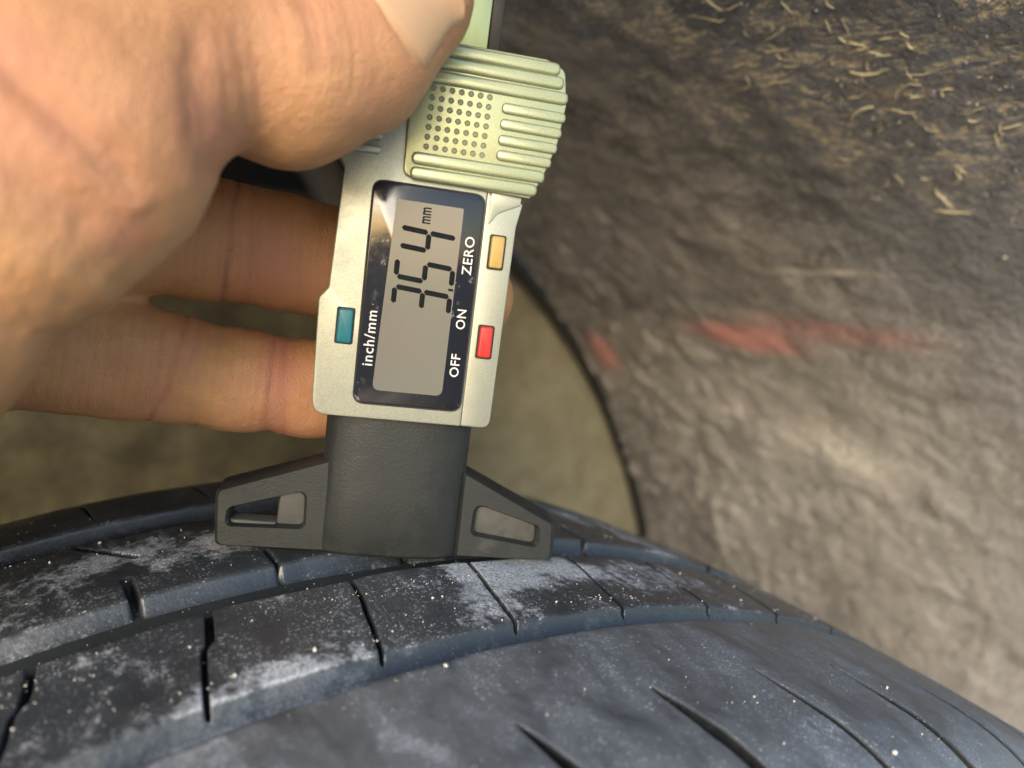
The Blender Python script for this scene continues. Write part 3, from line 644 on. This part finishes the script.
def surface_nets(lo, hi, h):
    n = np.ceil((np.array(hi) - lo) / h).astype(int) + 1
    ax = [lo[k] + h * np.arange(n[k]) for k in range(3)]
    B = 12; nb = np.ceil(n / B).astype(int); F = np.empty(nb * B, np.float32)
    bi = np.stack(np.meshgrid(*[np.arange(q) for q in nb], indexing='ij'), -1).reshape(-1, 3)
    cs = hand_sdf(np.array(lo) + h * (bi * B + (B - 1) / 2)); loc = np.stack(np.meshgrid(*[np.arange(B)] * 3, indexing='ij'), -1)
    nearb = np.abs(cs) < h * B * .9 + 1.0
    for (i_, j_, k_), v_ in zip(bi[~nearb], cs[~nearb]): F[i_ * B:i_ * B + B, j_ * B:j_ * B + B, k_ * B:k_ * B + B] = v_
    nbk = bi[nearb]
    for q0 in range(0, len(nbk), 64):
        bb = nbk[q0:q0 + 64]; val = hand_sdf(np.array(lo) + h * (bb[:, None, None, None, :] * B + loc[None]))
        for (i_, j_, k_), v_ in zip(bb, val): F[i_ * B:i_ * B + B, j_ * B:j_ * B + B, k_ * B:k_ * B + B] = v_
    n = nb * B
    ins = F < 0; c = [slice(0, -1), slice(1, None)]
    cnt = sum(ins[c[a], c[b], c[d]].astype(np.int8) for a in (0, 1) for b in (0, 1) for d in (0, 1))
    act = (cnt > 0) & (cnt < 8); idx = np.full(act.shape, -1, np.int64); I = np.argwhere(act); idx[act] = np.arange(len(I))
    acc = np.zeros((len(I), 3)); wsum = np.zeros(len(I))
    cor = [(a, b, d) for a in (0, 1) for b in (0, 1) for d in (0, 1)]
    for p in cor:
        for k in range(3):
            if p[k]: continue
            q = list(p); q[k] = 1
            f0 = F[I[:, 0] + p[0], I[:, 1] + p[1], I[:, 2] + p[2]]; f1 = F[I[:, 0] + q[0], I[:, 1] + q[1], I[:, 2] + q[2]]
            m_ = (f0 < 0) != (f1 < 0); t = np.where(m_, f0 / np.where(m_, f0 - f1, 1), 0)
            pt = np.array(p, float)[None] + t[:, None] * (np.array(q) - np.array(p))[None]
            acc += pt * m_[:, None]; wsum += m_
    V = np.array(lo) + h * (I + acc / wsum[:, None]); Q = []
    for k in range(3):
        s0 = [slice(None)] * 3; s1 = [slice(None)] * 3; s0[k] = slice(0, -1); s1[k] = slice(1, None)
        a_ = ins[tuple(s0)]; b_ = ins[tuple(s1)]; E_ = np.argwhere(a_ != b_); u, v = (k + 1) % 3, (k + 2) % 3
        E_ = E_[(E_[:, u] > 0) & (E_[:, v] > 0) & (E_[:, u] < n[u] - 1) & (E_[:, v] < n[v] - 1)]
        def cell(du, dv):
            w_ = E_.copy(); w_[:, u] -= du; w_[:, v] -= dv; return idx[w_[:, 0], w_[:, 1], w_[:, 2]]
        q = np.stack([cell(0, 0), cell(1, 0), cell(1, 1), cell(0, 1)], 1); fl = a_[E_[:, 0], E_[:, 1], E_[:, 2]]
        q[~fl] = q[~fl][:, ::-1]; Q.append(q)
    Q = np.concatenate(Q); Q = Q[(Q >= 0).all(1)]
    return V, Q
HV, HF = surface_nets((-165., -105., 48.), (8., 76., 166.), .55)
def grad(P, e=.3):
    g = np.stack([hand_sdf(P + np.eye(3)[k] * e) - hand_sdf(P - np.eye(3)[k] * e) for k in range(3)], -1); return g / np.linalg.norm(g, axis=-1, keepdims=True)
N = np.empty_like(HV)
for i0 in range(0, len(HV), 40000): N[i0:i0 + 40000] = grad(HV[i0:i0 + 40000])
px = 512 + FPX * HV[:, 0] / HV[:, 2]; py = 384 - FPX * HV[:, 1] / HV[:, 2]; dep = HV[:, 2]
near = dep < 106; far = dep >= 112
def pl_dist(pts):
    best = np.full(len(px), 1e9); Pt = np.stack([px, py], 1)
    for a, b in zip(pts, pts[1:]):
        a = np.array(a, float); b = np.array(b, float); ab = b - a; t = np.clip(((Pt - a) @ ab) / (ab @ ab), 0, 1)
        best = np.minimum(best, np.linalg.norm(Pt - a - t[:, None] * ab, axis=1))
    return best
disp_ = np.zeros(len(HV)); tone = np.zeros((len(HV), 4)); tone[:, 3] = 1
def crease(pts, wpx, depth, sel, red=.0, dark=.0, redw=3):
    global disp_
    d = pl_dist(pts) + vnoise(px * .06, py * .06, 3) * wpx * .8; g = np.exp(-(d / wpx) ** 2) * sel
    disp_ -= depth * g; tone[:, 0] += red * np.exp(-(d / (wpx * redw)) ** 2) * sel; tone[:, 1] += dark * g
crease([(-60, 10), (30, 92), (95, 146), (130, 178)], 14, .7, near, .35, .1)
crease([(-60, 100), (10, 165), (60, 204), (80, 220)], 18, .35, near, .35, .08)
crease([(196, 40), (196, 100), (205, 145), (214, 170)], 16, .6, near, .35, .16)
crease([(-60, 280), (20, 325), (70, 350)], 16, .5, near, .2, .05)
crease([(-40, 60), (50, 140), (130, 205)], 22, -.5, near); crease([(-60, 200), (40, 260), (100, 300)], 24, -.4, near)
for i_, (x0, w_, dp) in enumerate(((284, 4, .22), (297, 3, .16), (308, 4.5, .34), (318, 4, .26), (329, 3.5, .24), (339, 3, .16), (350, 3.5, .2), (362, 3, .12), (372, 3, .1))):
    crease([(x0 - 16, -20), (x0, 22), (x0 + 6, 62), (x0 + 2, 92), (x0 - 10, 120)], w_, dp * .6, near * np.clip((132 - py) / 60, 0, 1), .1, .22 * dp / .2 * .6, 2)
crease([(300, 0), (312, 35), (318, 66)], 8, .1, near, 0, .22, 1)
crease([(372, -14), (392, 22), (413, 55), (440, 48), (466, 24)], 3.2, .3, near, .2, .4, 2)
for x0 in (226, 244, 258): crease([(x0 - 8, 30), (x0, 80), (x0 + 4, 130)], 4, .12, near, .1, .05, 2)
for k_ in range(16):
    x0 = 168 + k_ * 10.5 + rng.uniform(-3, 3); yc = 238 + (x0 - 200) * .19
    crease([(x0, yc - 55), (x0 - 3 + rng.uniform(-3, 3), yc), (x0 - 6, yc + 55)], 1.8, .07 + .06 * rng.random(), far * (py < 322), .03, .12, 2)
for k_ in range(26):
    x0 = 40 + k_ * 11 + rng.uniform(-3, 3); yc = 355 + (x0 - 60) * .13
    crease([(x0 + 6, yc - 50), (x0 + rng.uniform(-3, 3), yc), (x0 - 8, yc + 50)], 1.8, .07 + .06 * rng.random(), far * (py > 298), .03, .12, 2)
crease([(238, 180), (232, 215), (229, 250), (222, 300)], 2.6, .42, far, .3, .5, 4); crease([(252, 190), (250, 250), (242, 305)], 3, .2, far, .15, .12, 4)
crease([(186, 318), (178, 350), (168, 390), (146, 425)], 3, .4, far, .35, .35, 4); crease([(200, 322), (196, 345), (186, 372)], 2.6, .28, far, .3, .25, 4); crease([(162, 330), (158, 362), (150, 400)], 2.4, .22, far, .2, .2, 4)
crease([(275, 338), (272, 380), (268, 432)], 3, .22, far, .5, .2, 5); crease([(288, 340), (286, 380), (284, 432)], 2.4, .15, far, .35, .12, 4)
def blush(x, y, r, a, sel): tone[:, 0] += a * np.exp(-(((px - x) ** 2 + (py - y) ** 2) / r ** 2)) * sel
blush(275, 250, 38, .7, far); blush(255, 290, 30, .4, far); blush(285, 370, 26, .5, far); blush(110, 385, 40, .3, far); blush(130, 235, 30, .5, near); blush(225, 140, 25, .35, near); blush(20, 50, 30, .3, near); blush(190, 110, 30, .25, near)
HV2 = HV + N * (disp_ + .25 * fbm(px * .03, py * .03, 3, 40))[:, None]
person = empty('person', tuple(to_world(cpt(-420, 470, 96)))); person.location = Vector(to_world(np.array([-150., -70., 85.])))
tag(person, 'bare left hand pinching the silver gauge between thumb and fingers', 'person')
WV = to_world(HV2)
ho = np_mesh('hand', WV - np.array(person.location), HF, SKIN, person)
ca = ho.data.color_attributes.new('tone', 'FLOAT_COLOR', 'POINT'); ca.data.foreach_set('color', np.clip(tone, 0, 1).astype(np.float32).ravel())
# thumb nail: a curved plate laid on the back of the thumb tip
nu_, nv_ = 30, 30; a, b = np.meshgrid(np.linspace(0, 1, nu_), np.linspace(-1, 1, nv_), indexing='ij')
A0, A1 = thumb[1][0], thumb[0][0]; ax_ = (A1 - A0) / np.linalg.norm(A1 - A0)
n0 = np.array([0, 0, -1.]) * .92 + np.array([.62, -.78, 0]) * .38; n0 -= ax_ * (n0 @ ax_); n0 /= np.linalg.norm(n0); t0 = np.cross(ax_, n0)
cut = 2.2 * np.abs(b) ** 2.6; ss = 1.6 + cut * .8 * (1 - a) + a * (13.0 - cut * .9)
ph_ = b * R(50); dr = np.cos(ph_)[..., None] * n0 + np.sin(ph_)[..., None] * t0; base_ = A0 + ss[..., None] * ax_
r0 = np.full(a.shape, 4.); r1 = np.full(a.shape, 20.)
for it in range(28):
    rm = (r0 + r1) / 2; q = hand_sdf(base_ + dr * rm[..., None]) > .3; r1 = np.where(q, rm, r1); r0 = np.where(q, r0, rm)
edge_ = np.minimum(a * 1.4, (1 - np.abs(b)) * .9); sink = .65 * np.exp(-(edge_ / .07) ** 2) - .5 * np.clip((a - .8) / .2, 0, 1) ** 2
P = base_ + dr * (r1 - sink)[..., None]
np_mesh('thumb_nail', to_world(P).reshape(-1, 3) - np.array(person.location), grid_faces(nu_, nv_), NAIL, person)
